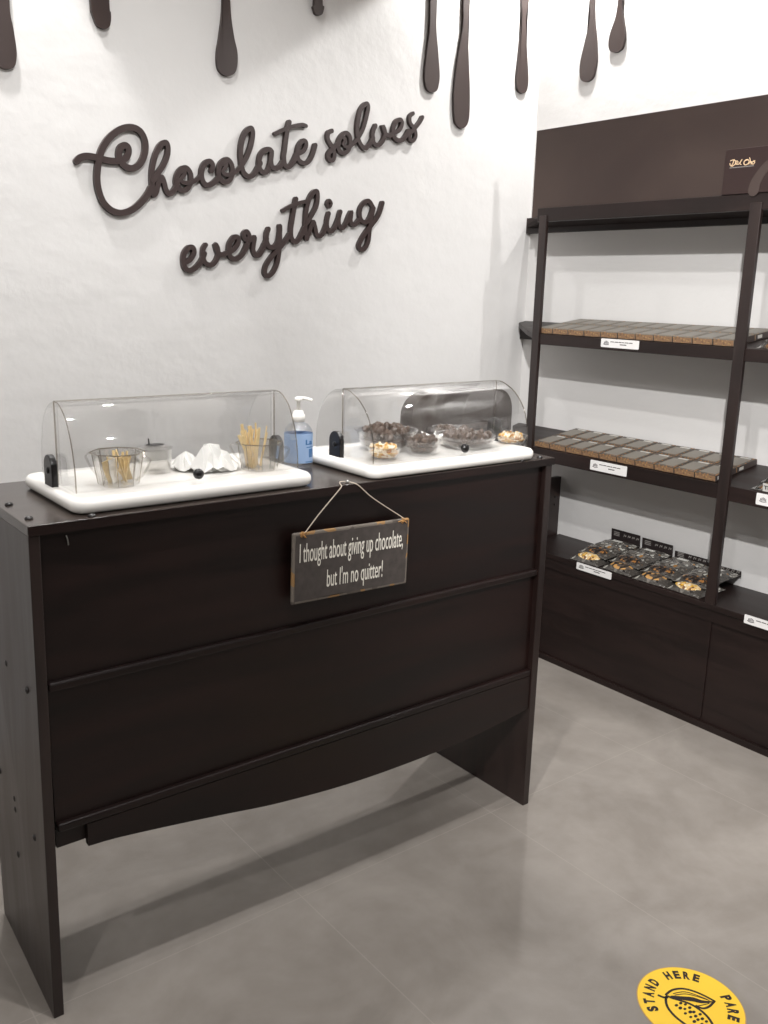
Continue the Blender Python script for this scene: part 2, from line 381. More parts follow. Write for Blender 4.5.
# chocolate drips --------------------------------------------------
drips = [
 ('W1', [(-5,9,0),(-6,13,27),(-6.5,16.5,50),(-4,16,62)], (6,69), 'widest brown chocolate drip at the far left edge of the wall'),
 ('W1', [(90.7,109,0),(92,110.8,12),(94.5,111,20)], (104,29), 'thick short brown drip above the big letter C'),
 ('W1', [(222.7,230,0),(219.6,233.6,34),(217,237.2,51),(217,237.4,64)], (227,76), 'teardrop brown drip hanging alone above the letters ola'),
 ('W1', [(314.4,322.5,0),(313,324,6),(314,323.5,10)], (318.3,15.5), 'very short brown drip tip at the top edge above the word solves'),
 ('W1', [(430.5,437,0),(429.8,436.2,27),(427,438,51),(424.7,439.6,74),(425.5,438.8,84)], (432,92.5), 'brown drip just right of the letters es, left of the longest drip'),
 ('W1', [(463.6,470,0),(463,467.8,27),(457.5,468.7,61),(454,469.7,92),(454.3,469.2,115)], (461.6,128.5), 'longest slender brown drip on the lettering wall'),
 ('W1', [(521.9,529,0),(522.2,526,18),(519.5,527,51),(516.8,528.3,76),(517.2,527.8,86)], (522.5,93.5), 'slim brown drip nearest the wall corner, left of the header board'),
 ('W2', [(590,594,0),(589.6,594,20),(585,595.8,41),(580.4,596.2,61),(579.5,594,73)], (586,82), 'brown drip on the right wall just above the header board, longer of the two'),
 ('W2', [(618.3,622,0),(615.6,622.7,17),(610,624.8,34),(608.5,623,45)], (615.6,52.5), 'short brown drip on the right wall above the header board, rightmost drip'),
]
for w, rows, bot, lab in drips:
    if w == 'W1':
        tr = lambda a, b: (lambda p: (p.x, p.z))(trace_y(a, b, WB-.010)); fn = lambda u, v, t: Vector((u, WB-t, v)); s = 1
    else:
        tr = lambda a, b: (lambda p: (p.y, p.z))(trace_x(a, b, WR-.010)); fn = lambda u, v, t: Vector((WR-t, u, v)); s = -1
    Lp = [tr(a, y) for a, b, y in rows]; Rp = [tr(b, y) for a, b, y in rows]; bt = tr(*bot)
    Lp = [(Lp[0][0], 2.6), (Lp[0][0], (Lp[0][1]+2.6)/2)] + Lp; Rp = [(Rp[0][0], 2.6), (Rp[0][0], (Rp[0][1]+2.6)/2)] + Rp
    l, r = Lp[-1], Rp[-1]
    bl = ((l[0]*.72+bt[0]*.28), bt[1]+(l[1]-bt[1])*.30); br = ((r[0]*.72+bt[0]*.28), bt[1]+(r[1]-bt[1])*.30)
    path = crom(Lp+[bl, bt, br]+Rp[::-1], 5)
    bm = bmesh.new(); prism(bm, [(p.x, p.y) for p in path], fn, -.001, .011)
    bmesh.ops.triangulate(bm, faces=[f for f in bm.faces if len(f.verts) > 4])
    tag(link('chocolate_drip', bm, M['drip']), lab, 'wall decoration', 'chocolate drips along the top of the walls')

# ------------------------------------------------------------------ serving counter
DX0, DX1, DY0, DY1, DZ = .4365, 1.712, 1.505, 1.868, .960
ct = thing('serving_counter', 'tall dark stained plywood counter with curved apron carrying both display cases', 'counter', (DX0, DY0, 0))
def cl(bm):
    bmesh.ops.translate(bm, verts=bm.verts, vec=Vector((-DX0, -DY0, 0))); return bm
link('counter_top', cl(bx(DX0-.001, DX1+.004, DY0-.003, DY1, DZ-.018, DZ)), M['wood_top'], ct, bevel=.002)
bm = bx(DX0, DX0+.019, DY0, DY1, 0, DZ-.0182)
for v in bm.verts:                       # the old panel is slightly warped outwards at its front foot
    if v.co.z < .1 and v.co.y < 1.6: v.co.x -= .0125
link('side_panel', cl(bm), M['wood_v'], ct, bevel=.0015)
link('top_edge_band', cl(bx(DX0-.001, DX1+.004, DY0-.0042, DY0-.0031, DZ-.018, DZ-.0012)), M['wood_h'], ct)
link('side_panel', cl(bx(DX1-.022, DX1, DY0, DY1+.006, 0, DZ-.0182)), M['wood_v'], ct, bevel=.0015)
IX0, IX1 = DX0+.0185, DX1-.0222
link('front_panel', cl(bx(IX0, IX1, DY0+.014, DY0+.026, .672, DZ-.0203)), M['wood_h'], ct)
link('front_panel', cl(bx(IX0, IX1, DY0+.016, DY0+.028, .396, .655)), M['wood_h'], ct)
link('inner_shelf', cl(bx(IX0, IX1, DY0+.003, DY1-.02, .655, .672)), M['wood_h'], ct, bevel=.004)
link('inner_shelf', cl(bx(IX0, IX1, DY0+.003, DY1-.05, .380, .396)), M['wood_h'], ct, bevel=.004)
link('lower_rail', cl(bx(IX0, IX1, DY0+.018, DY0+.036, .343, .3795)), M['wood_h'], ct)
ap = []
ax0, ax1 = DX0+.072, DX1-.0225
prof = [(0, .334), (.05, .330), (.15, .314), (.25, .296), (.35, .278), (.5, .262), (.65, .258), (.8, .262), (.9, .272), (1, .286)]
cur = crom([(ax0+(ax1-ax0)*t, z) for t, z in prof], 5)
pts = [(ax0, .3795), (ax0-.0, .345)] + [(p.x, p.y) for p in cur] + [(ax1, .3795)]
bm = bmesh.new(); prism(bm, pts, lambda u, v, t: Vector((u, DY0+.004+t, v)), 0, .0135)
bmesh.ops.triangulate(bm, faces=[f for f in bm.faces if len(f.verts) > 4])
link('curved_apron', cl(bm), M['wood_h'], ct)
def cap(p, axis):
    bm = bmesh.new()
    lathe(bm, [(.0072, -.001), (.0072, .0018), (.0055, .0038), (.0022, .005)], 14)
    m = Matrix.Translation(Vector(p)-Vector((DX0, DY0, 0))) @ {'z': Matrix.Identity(4), 'x': Matrix.Rotation(-PI/2, 4, 'Y'), 'y': Matrix.Rotation(PI/2, 4, 'X')}[axis]
    bmesh.ops.transform(bm, matrix=m, verts=bm.verts)
    link('screw_cap', bm, M['bolt'], ct, smooth=True)
for p in [(.455,1.671),(.453,1.551),(.548,1.514),(1.679,1.518),(1.604,1.508),(.46,1.80)]:
    cap((p[0], p[1], DZ), 'z')
for y, z in [(1.684,.655),(1.560,.648),(1.690,.370),(1.689,.347),(1.566,.352),(1.694,.245),(1.795,.381)]:
    cap((DX0-.0125*max(0, 1-z/.94)*(1.868-y)/.363+.0004, y, z), 'x')
for x, z in [(.64,.664),(.64,.388),(1.20,.664),(1.26,.388),(1.56,.388)]:
    cap((x, DY0+.003, z), 'y') if False else None
bm = bmesh.new(); tube(bm, [(.503, DY0+.012, .932), (.504, DY0+.009, .925), (.505, DY0+.009, .915)], .0012, 6)
link('nail', cl(bm), M['steel'], ct)

# hanging sign ------------------------------------------------------
SY = DY0-.004
sg = thing('hanging_sign', 'small distressed black plaque with cream writing hanging by twine on the dark counter front', 'sign', (1.0935, SY, .7975), (0, math.radians(1.3), 0))
sw, sh = .301, .150
sfn = lambda u, v, t: Vector((u, -t, v))
bm = bmesh.new(); box(bm, -sw/2, sw/2, -.008, 0, -sh/2, sh/2)
link('plaque', bm, M['frame'], sg, bevel=.003)
bm = bmesh.new(); 
pl = []
random.seed(3)
for k in range(60):
    a = k/60*4; e = a % 1; s = int(a); hw, hh = sw/2-.0055, sh/2-.0055
    c = [(-hw, -hh), (hw, -hh), (hw, hh), (-hw, hh)]; p, q = c[s], c[(s+1) % 4]
    j = random.uniform(-.0016, .0006)
    x = p[0]+(q[0]-p[0])*e; z = p[1]+(q[1]-p[1])*e
    if s % 2: x -= math.copysign(abs(j), x)
    else: z -= math.copysign(abs(j), z)
    pl.append((x, z))
prism(bm, pl, sfn, .0075, .0086)
bmesh.ops.triangulate(bm, faces=[f for f in bm.faces if len(f.verts) > 4])
link('painted_face', bm, M['slate'], sg)
bm = bmesh.new()
add_text(bm, 'I thought about giving up chocolate,', .05, lambda u, v, t: Vector((u-.1345, -.0087-.0006*t, v+.013)), width=.268, height=.040, offset=.0000)
link('lettering', bm, M['cream'], sg)
bm = bmesh.new()
add_text(bm, "but I'm no quitter!", .05, lambda u, v, t: Vector((u-.066, -.0087-.0006*t, v-.048)), width=.146, height=.038, offset=.0000)
link('lettering', bm, M['cream'], sg)
bm = bmesh.new()
tp = [(-.128, -.010, .070), (-.09, -.004, .105), (-.045, -.0035, .148), (-.033, -.003, .160), (-.028, .010, .1640), (-.018, .022, .1645), (-.005, .018, .1645), (.002, .004, .1635), (.012, -.003, .158), (.05, -.0035, .128), (.125, -.004, .082), (.138, -.010, .072)]
tube(bm, crom(tp, 4), .0013, 6)
link('twine', bm, M['twine'], sg, smooth=True)
for sx in (-1, 1):
    bm = bmesh.new(); cx = .130*sx; cz = .073
    for k in range(9):
        a = random.uniform(0, 2*PI); l = random.uniform(.006, .014)
        tube(bm, [(cx, -.010, cz), (cx+l*.5*math.cos(a), -.013, cz+l*.4*math.sin(a)), (cx+l*math.cos(a), -.011, cz+l*.6*math.sin(a)-.002)], .0011, 5)
    link('twine_knot', bm, M['knot'], sg)
bm = bmesh.new(); lathe(bm, [(.004, 0), (.004, .003), (.002, .006)], 12)
tag(link('upholstery_tack', bm, M['steel'], None, (1.093, DY0+.012, DZ), smooth=True), 'small silver tack on the counter edge above the hanging plaque', 'tack')

# dark padded chair behind the counter, seen through the right hand cover ------
CY = 2.22
cL = trace_y(409, 420, CY).x; cR = trace_y(509, 410, CY).x; cT = trace_y(455, 391, CY).z
chx = (cL+cR)/2; cw = cR-cL
ch = thing('padded_chair', 'dark padded chair behind the counter, its back seen through the right display case', 'chair', (chx, CY, 0))
bm = bmesh.new()
pr_ = rounded_rect(-cw/2, cw/2, cT-.52, cT, .075, 8)
prism(bm, pr_, lambda u, v, t: Vector((u, t+.06*(u/cw)**2, v)), -.03, .03)
bmesh.ops.triangulate(bm, faces=[f for f in bm.faces if len(f.verts) > 4])
link('backrest', bm, M['leather'], ch, bevel=.012, segs=3)
bm = bmesh.new(); tube(bm, [(-cw*.38, -.036, cT-.12), (0, -.040, cT-.12), (cw*.38, -.036, cT-.12)], .016, 10); link('back_roll', bm, M['leather'], ch, smooth=True)
bm = bmesh.new(); prism(bm, rounded_rect(-.22, .22, -.02, .30, .06), lambda u, v, t: Vector((u, v-.01, .42+t)), 0, .07)
link('seat', bm, M['leather'], ch, bevel=.015, segs=3)
for sx in (-1, 1):
    bm = bmesh.new(); tube(bm, [(sx*.16, .02, .43), (sx*.16, .035, .60)], .012, 8); link('back_support', bm, M['black'], ch)
    for sy in (0, 1):
        bm = bmesh.new(); tube(bm, [(sx*.18, .02+sy*.24, .42), (sx*.20, .01+sy*.27, 0)], .013, 10); link('leg', bm, M['black'], ch)

# ------------------------------------------------------------------ roll-top display cases
def display_case(loc, Lx, Ly, dx0, dx1, yc, prof_front, prof_back, knob, label):
    root = thing('roll_top_display_case', label, 'display case', loc, group='roll top cases on the counter')
    # tray: rounded slab with shallow recess
    bm = bmesh.new(); rings = []
    for ins, z, r in ((.010, 0, .02), (.003, .004, .026), (0, .012, .030), (.001, .020, .030), (.006, .0255, .026), (.012, .027, .022), (.020, .0262, .018), (.026, .0225, .015)):
        rings.append([bm.verts.new((x, y, z)) for x, y in rounded_rect(ins, Lx-ins, ins, Ly-ins, r)])
    for a, b in zip(rings, rings[1:]):
        n = len(a)
        for k in range(n): bm.faces.new((a[k], a[(k+1) % n], b[(k+1) % n], b[k]))
    bm.faces.new(rings[0][::-1]); bm.faces.new(rings[-1])
    link('tray', bm, M['white'], root, smooth=True)
    z0 = .0275
    def shell(prof, x0, x1, name):
        P = crom([(y, z) for y, z in prof], 6)
        bm = bmesh.new()
        rows = [[bm.verts.new((x, p.x, p.y)) for p in P] for x in (x0, x0+.002, (x0+x1)/2, x1-.002, x1)]
        for a, b in zip(rows, rows[1:]):
            for k in range(len(P)-1): bm.faces.new((a[k], a[k+1], b[k+1], b[k]))
        for row in (rows[0], rows[-1]):
            x = row[0].co.x; c = bm.verts.new((x, prof[0][0], z0+.001))
            bm.faces.new(list(row)+[c])
        sh = link(name, bm, M['clear'], root, smooth=False, solid=.0022)
        for pgn in sh.data.polygons: pgn.use_smooth = len(pgn.vertices) == 4
        # visible polished rims of the acrylic
        bm = bmesh.new()
        for x in (x0, x1):
            tube(bm, [(x, p.x, p.y) for p in P], .0012, 6)
            tube(bm, [(x, prof[0][0], prof[0][1]), (x, prof[0][0], z0)], .0015, 6)
        tube(bm, [(x0, prof[0][0], prof[0][1]), (x1, prof[0][0], prof[0][1])], .0014, 6)
        link('polished_rim', bm, M['edge'] if name == 'front_cover' else M['clear'], sh, smooth=True)
        return sh
    fr = shell(prof_front, dx0, dx1, 'front_cover')
    shell(prof_back, dx0+.006, dx1-.006, 'rear_cover')
    for x in (dx0-.016, dx1+.0035):
        bm = bmesh.new(); pts = [(yc-.020, .020), (yc+.024, .020), (yc+.024, .062)] + [(yc+.002+.022*math.cos(a), .062+.022*math.sin(a)) for a in [PI*k/10 for k in range(1, 10)]] + [(yc-.020, .062)]
        prism(bm, pts, lambda u, v, t: Vector((x+t, u, v)), 0, .012)
        bk = link('pivot_bracket', bm, M['black'], root, bevel=.002)
        bm = bmesh.new(); lathe(bm, [(.006, 0), (.006, .002), (.003, .003)], 14)
        sgn = -1 if x < Lx/2 else 1
        bmesh.ops.transform(bm, matrix=Matrix.Translation((x if sgn < 0 else x+.012, yc, .055)) @ Matrix.Rotation(sgn*PI/2, 4, 'Y'), verts=bm.verts)
        link('pivot_screw', bm, M['black'], bk, smooth=True)
    bm = bmesh.new(); lathe(bm, [(.003, 0), (.004, .004), (.0085, .008), (.0105, .014), (.0095, .019), (.005, .022)], 20)
    bmesh.ops.transform(bm, matrix=Matrix.Translation(knob) @ Matrix.Rotation(PI/2, 4, 'X'), verts=bm.verts)
    link('handle_knob', bm, M['black'], fr, smooth=True)
    return root
T1 = (.520, 1.522, DZ+.001); T2 = (1.146, 1.500, DZ+.001)
pf1 = [(.155, .181), (.128, .178), (.098, .157), (.078, .123), (.067, .088), (.062, .055), (.062, .0285)]
pb1 = [(.157, .178), (.190, .174), (.222, .157), (.245, .128), (.258, .088), (.262, .055), (.262, .0285)]
display_case(T1, .500, .292, .024, .486, .150, [(y-.010, z) for y, z in pf1], [(y-.010, z) for y, z in pb1], (.254, .052, .043), 'roll top case with clear cover over cups of stirrers and napkins, left on the counter')
pf2 = [(.152, .178), (.128, .176), (.088, .157), (.055, .122), (.039, .080), (.036, .050), (.036, .0285)]
pb2 = [(.154, .175), (.190, .172), (.222, .155), (.247, .126), (.262, .084), (.266, .052), (.266, .0285)]
display_case(T2, .508, .300, .028, .502, .158, pf2, pb2, (.282, .036, .043), 'roll top case with clear cover over bowls of chocolates, right on the counter')
TZ = DZ+.001+.0235

# two handled cups --------------------------------------------------
def cup(x, y, z, label, r0, r1, h):
    root = thing('handled_cup', label, 'cup', (x, y, z), group='clear two handled cups in the left case')
    bm = bmesh.new()
    lathe(bm, [(r0, 0), (r0+.001, .002), (r1-.001, h-.004), (r1+.003, h-.003), (r1+.003, h), (r1-.0015, h), (r0-.001, .004)], 8, cap0=True, cap1=True, rotz=PI/8)
    bd = link('body', bm, M['cup'], root)
    bm = bmesh.new(); tube(bm, [((r1+.003)*math.cos(k*PI/4+PI/8), (r1+.003)*math.sin(k*PI/4+PI/8), h) for k in range(8)], .0014, 6, closed=True)
    for k in range(8):
        a = k*PI/4+PI/8; tube(bm, [((r0+.001)*math.cos(a), (r0+.001)*math.sin(a), .002), (r1*math.cos(a), r1*math.sin(a), h)], .0008, 5)
    link('moulded_edges', bm, M['edge'], bd)
    for a in (math.radians(-50), math.radians(130)):
        bm = bmesh.new(); ca, sa = math.cos(a), math.sin(a)
        P = [(r1*.97, h-.006), (r1+.016, h-.008), (r1+.018, h-.016), (r1+.006, h*.4), (r0+.001, .010)]
        tube(bm, [(ca*p.x, sa*p.x, p.y) for p in crom(P, 4)], .0028, 8)
        link('handle', bm, M['cup'], root, smooth=True)
    return root
def at(px_, py_, Y): p = trace_y(px_, py_, Y); return p.x
c1x, c1y = at(119, 480, 1.630), 1.632
c2x, c2y = at(260, 462, 1.630), 1.632
cup(c1x, c1y, TZ, 'clear octagonal two handled cup holding small packets and sticks, left end of left case', .036, .047, .062)
cup(c2x, c2y, TZ, 'clear octagonal two handled cup full of wooden stirrers, near the right end of left case', .036, .045, .056)
def stick(x, y, z, az, tilt, L, w, lab, grp):
    bm = bmesh.new(); box(bm, -w/2, w/2, -.0008, .0008, 0, L)
    o = link('wooden_stirrer', bm, M['stick'], None, (x, y, z), bevel=.0004)
    o.rotation_euler = Euler((tilt*math.cos(az), tilt*math.sin(az), random.uniform(0, PI)), 'XYZ')
    return tag(o, lab, 'stirrer', grp)
random.seed(11)
for k in range(20):
    stick(c2x+random.uniform(-.026, .002), c2y+random.uniform(-.016, .016), TZ+.006, random.uniform(1.3, 1.9), random.uniform(.12, .50), random.uniform(.070, .090), .0065,
          'pale wooden stirrer standing in the clear cup near the bottle', 'stirrers in the right hand cup')
for k in range(12):
    stick(c1x+random.uniform(-.004, .020), c1y+random.uniform(-.016, .016), TZ+.006, random.uniform(0, 6.2), random.uniform(.05, .3), random.uniform(.044, .060), .005,
          'short pale wooden stick standing in the leftmost clear cup', 'sticks in the left hand cup')
for k in range(6):
    bm = bmesh.new(); bmesh.ops.create_grid(bm, x_segments=4, y_segments=6, size=.5)
    for v in bm.verts:
        v.co = Vector((v.co.x*.022, .002*math.sin(v.co.y*7+k)+.001, (v.co.y+.5)*.045))
    o = link('sugar_packet', bm, M['stick' if k % 2 else 'paper'], None, (c1x-.014+.006*k, c1y+.010-.005*(k % 3), TZ+.006), solid=.0012)
    o.rotation_euler = (random.uniform(-.2, .2), random.uniform(-.35, .35), random.uniform(-.6, .6))
    tag(o, 'cream and tan paper packet tucked in the leftmost clear cup', 'packet', 'packets in the left hand cup')
# small lidded tub behind the first cup
tx, ty = at(156, 478, 1.712), 1.712
root = thing('lidded_tub', 'small round clear lidded tub behind the leftmost cup', 'tub', (tx, ty, TZ))
bm = bmesh.new(); lathe(bm, [(.030, 0), (.033, .045), (.034, .046), (.032, .046), (.029, .002)], 28); link('tub', bm, M['cup'], root, smooth=True)
bm = bmesh.new(); lathe(bm, [(.0355, .0465), (.0355, .050), (.030, .0525), (.016, .054)], 28); link('lid', bm, M['cup'], root, smooth=True)
bm = bmesh.new(); tube(bm, [(-.012, 0, .054), (-.013, .001, .068)], .0016, 8); link('lid_peg', bm, M['bolt'], root)
bm = bmesh.new(); lathe(bm, [(.010, .0545), (.014, .0552), (.010, .0562)], 16, sx=1.4); link('dark_insert', bm, M['bolt'], root)

# crumpled napkins
def napkin(x, y, s, seed, rz, lab):
    random.seed(seed); bm = bmesh.new(); n = 14
    for ax, ay, az in ((-.006, .004, .050), (.010, -.004, .038)):
        c = bm.verts.new((ax*s, ay*s, az*s)); inner, outer = [], []
        for k in range(n):
            a = 2*PI*k/n+random.uniform(-.12, .12); f = 1 if k % 2 else .72
            inner.append(bm.verts.new(((ax+.020*f*math.cos(a))*s, (ay+.017*f*math.sin(a))*s, (az*.62+(.010 if k % 2 else -.006)+random.uniform(-.004, .006))*s)))
            q = random.uniform(.034, .044); outer.append(bm.verts.new(((ax+q*math.cos(a))*s, (ay+q*.8*math.sin(a))*s, .002+(.010*s if k % 3 == 0 else 0))))
        for k in range(n):
            m_ = (k+1) % n; bm.faces.new((c, inner[k], inner[m_])); bm.faces.new((inner[k], outer[k], outer[m_], inner[m_]))
    o = link('paper_napkin', bm, M['paper'], None, (x, y, TZ), solid=.001); o.rotation_euler = (0, 0, rz)
    return tag(o, lab, 'napkin')
napkin(at(214, 470, 1.665), 1.665, 1.12, 5, .4, 'larger crumpled white paper napkin in the middle of the left case')
napkin(at(190, 470, 1.680), 1.700, .78, 8, 1.9, 'smaller crumpled white napkin peaking left of the larger one')

# sanitizer bottle --------------------------------------------------
bx_, by_ = trace_z(297, 467, DZ).x+.003, 1.715
bt = thing('sanitizer_bottle', 'clear pump bottle with light blue label standing between the two display cases', 'bottle', (bx_, by_, DZ+.0005), (0, 0, math.radians(-35)))
bm = bmesh.new()
lathe(bm, [(.026, 0), (.029, .003), (.0295, .010), (.0295, .078), (.0275, .088), (.020, .097), (.013, .101), (.0125, .104)], 32, sx=1.08, sy=.86)
link('body', bm, M['gel'], bt, smooth=True)
bm = bmesh.new(); lathe(bm, [(.0299, .012), (.0299, .078)], 40, sx=1.08, sy=.86, cap0=False, cap1=False); link('label', bm, M['blue'], bt, smooth=True)
bm = bmesh.new(); lathe(bm, [(.0145, .103), (.0145, .118), (.0115, .120), (.0115, .126), (.006, .128)], 24); link('collar', bm, M['white'], bt, smooth=True)
bm = bmesh.new(); lathe(bm, [(.0045, .127), (.0045, .148), (.009, .149), (.009, .156), (.004, .158)], 20)
tube(bm, crom([(-.006, 0, .154), (.015, 0, .1545), (.030, 0, .150)], 4), .0038, 10); link('pump_head', bm, M['white'], bt, smooth=True)
def cyl(u, v, t):
    a = -PI/2+.55+u/.028; r = .0300+.0004*t; return Vector((1.08*r*math.cos(a), .86*r*math.sin(a), v))
bm = bmesh.new(); add_text(bm, 'La', .02, lambda u, v, t: cyl(u, v+.054, t), height=.011, offset=.0005)
def cbar(bm, u0, u1, v0, v1):
    for k in range(6):
        a0 = u0+(u1-u0)*k/6; a1 = u0+(u1-u0)*(k+1)/6
        bm.faces.new([bm.verts.new(cyl(a0, v0, .5)), bm.verts.new(cyl(a1, v0, .5)), bm.verts.new(cyl(a1, v1, .5)), bm.verts.new(cyl(a0, v1, .5))])
cbar(bm, .002, .020, .047, .049); cbar(bm, .008, .024, .025, .044); cbar(bm, 0, .022, .014, .016)
link('label_print', bm, M['bluedark'], bt)

# bowls and chocolates in the right case ------------------------------
def bowl(px_, py_, Y, r, h, lab, content, clab, mat, heap=.4, cn='chocolate_pieces', n=46, size=.008, clip=None):
    x = at(px_, py_, Y)
    bm = bmesh.new(); lathe(bm, [(r*.6, 0), (r*.8, h*.25), (r*.97, h*.9), (r*1.04, h), (r*1.02, h+.001), (r*.93, h*.92), (r*.76, h*.28), (r*.56, .0025)], 28)
    tag(link('clear_bowl', bm, M['cup'], None, (x, Y, TZ), smooth=True), lab, 'bowl', 'clear bowls in the right case')
    bm = bmesh.new()
    for k in range(n):
        a = random.uniform(0, 2*PI); q = math.sqrt(random.random())*.84
        z = h*.45+random.uniform(0, h*.5)+heap*(1-q)*size*1.8
        lim = r*(.55+.35*min(1, z/h)); s = size*random.uniform(.7, 1.25)
        m = Matrix.Translation((math.cos(a)*q*lim, math.sin(a)*q*lim, z)) @ Euler((random.uniform(0, 3), random.uniform(0, 3), random.uniform(0, 3))).to_matrix().to_4x4() @ Matrix.Diagonal((s, s*.75, s*.5, 1))
        bmesh.ops.create_icosphere(bm, subdivisions=1, radius=1, matrix=m)
    rr = lathe(bm, [(r*.5, .005), (r*.72, h*.3), (r*.86, h*.6)], 20)
    o = link(cn, bm, mat, None, (x, Y, TZ)); tag(o, clab, content, kind='stuff')
random.seed(21)
bowl(384, 455, 1.590, .040, .030, 'small clear bowl at the front left corner of the right case', 'sweets', 'heap of white and yellow sweet bits in the front left bowl', M['nuts'], 1.0, 'sweet_bits', 60, .0065)
bowl(386, 440, 1.690, .074, .048, 'large clear bowl at the back left of the right case', 'chocolates', 'brown chocolate chunks in the large back left bowl', M['choc'], .9, n=130, size=.012)
bowl(422, 450, 1.600, .044, .034, 'small clear bowl beside the yellow sweets, middle front', 'chocolates', 'dark chocolate pieces in the small bowl right of the yellow sweets', M['choc'], .9, n=70, size=.010)
bowl(466, 448, 1.625, .075, .030, 'wide low clear bowl behind the handle knob', 'chocolates', 'brown chocolate shards in the wide low bowl behind the knob', M['choc'], .9, n=130, size=.012)
bowl(446, 436, 1.745, .036, .030, 'clear bowl near the back, under the rear cover of the right case', 'chocolates', 'dark chocolate bits in the back middle bowl', M['choc'], .5, n=44, size=.009)
bowl(511, 444, 1.600, .040, .022, 'low clear bowl at the right end of the right case', 'sweets', 'white and golden sweet bits in the bowl at the right end', M['nuts'], 1.0, 'sweet_bits', 60, .0065)
bm = bmesh.new(); random.seed(5)
c = bm.verts.new((0, 0, .022)); ring = [bm.verts.new((math.cos(k*PI/5)*(.034 if k % 2 else .016), math.sin(k*PI/5)*(.034 if k % 2 else .016), .030 if k % 2 else .012)) for k in range(10)]
for k in range(10): bm.faces.new((c, ring[k], ring[(k+1) % 10]))
b2 = bm.verts.new((0, 0, .001))
for k in range(10): bm.faces.new((b2, ring[(k+1) % 10], ring[k]))
tag(link('paper_napkin', bm, M['paper'], None, (at(428, 441, 1.72)-.012, 1.690, TZ)), 'folded white star shaped napkin between the bowls in the right case', 'napkin')

# ------------------------------------------------------------------ shelving unit
SX = 2.503
su = thing('display_shelving', 'dark brown floor standing shelving unit with header board along the right wall', 'shelving', (SX, 1.5, 0))
off = Vector((SX, 1.5, 0))
def sl(bm): bmesh.ops.translate(bm, verts=bm.verts, vec=-off); return bm
YE = .66
for y0, y1 in ((2.303, 2.337), (1.492, 1.528), (.676, .712)):
    link('post', sl(bx(SX-.0045, SX+.009, y0, y1, .4203, 1.622)), M['wood_v'], su, bevel=.0015)
TILT = .138
def board(zf, thick_front, name):
    # tilted shelf board whose left end is cut back towards the wall corner
    pts = [(SX+.001, YE), (SX+.001, 2.338), (2.56, 2.42), (2.70, 2.60), (WR-.002, 2.612), (WR-.002, YE)]
    fn = lambda u, v, t: Vector((u, v, zf+(u-SX)*TILT-t))
    bm = bmesh.new(); prism(bm, pts, fn, .018, 0)
    b = link(name, sl(bm), M['wood_y'], su)
    link('front_lip', sl(bx(SX, SX+.016, YE, 2.337, zf-thick_front, zf+.0003)), M['wood_y'], su, bevel=.001)
    link('wall_batten', sl(bx(WR-.024, WR-.001, YE, 2.617, zf-.037, zf+.005)), M['wood_y'], su)
board(1.214, .037, 'shelf_board'); board(.802, .046, 'shelf_board')
# top
bm = bmesh.new(); prism(bm, [(SX+.0205, YE), (SX+.0205, 2.352), (WR-.0245, 2.612), (WR-.0245, YE)], lambda u, v, t: Vector((u, v, 1.603+t)), 0, .015)
link('top_board', sl(bm), M['underside'], su)
link('top_rail', sl(bx(SX, SX+.020, YE, 2.352, 1.602, 1.648)), M['wood_y'], su, bevel=.0015)
link('wall_batten', sl(bx(WR-.024, WR-.001, YE, 2.617, 1.583, 1.6405)), M['wood_y'], su)
# header board (top corner measured)
HX = SX+.022
pa = trace_x(537, 130, HX); pb = trace_x(541, 217, HX); pc = trace_x(768, 95, HX)
link('header_board', sl(bx(HX, HX+.018, YE, pa.y, 1.619, (pa.z+pc.z)/2)), M['fascia'], su, bevel=.001)
link('header_bracket', sl(bx(HX+.019, WR-.001, 2.33, 2.35, 1.619, 1.70)), M['wood_y'], su)
# base cabinet
BZ = .420
link('base_top', sl(bx(SX-.005, WR-.001, YE, 2.355, BZ-.018, BZ)), M['wood_y'], su, bevel=.0015)
link('base_rail', sl(bx(SX+.001, SX+.018, YE, 2.355, BZ-.058, BZ-.0185)), M['wood_y'], su)
link('base_panel', sl(bx(SX+.008, SX+.022, 1.508, 2.355, .001, BZ-.0585)), M['wood_y'], su)
link('base_panel', sl(bx(SX+.008, SX+.022, YE, 1.505, .001, BZ-.0585)), M['wood_y'], su)
link('seam_strip', sl(bx(SX+.004, SX+.0078, 1.500, 1.513, .03, BZ-.0585)), M['wood_y'], su)
link('toe_strip', sl(bx(SX-.002, SX+.0075, YE, 2.355, .0005, .022)), M['wood_y'], su)
link('base_side', sl(bx(SX+.0225, WR-.001, 2.337, 2.355, .001, BZ-.0185)), M['wood_v'], su)
link('upright_end_panel', sl(bx(SX+.030, WR-.012, 2.358, 2.374, .30, .655)), M['wood_v'], su)
for z in (.545, .575):
    bm = bmesh.new(); lathe(bm, [(.004, 0), (.004, .003), (.002, .004)], 10)
    bmesh.ops.transform(bm, matrix=Matrix.Translation((2.712, 2.358, z)) @ Matrix.Rotation(PI/2, 4, 'X'), verts=bm.verts)
    link('screw_cap', sl(bm), M['bolt'], su)

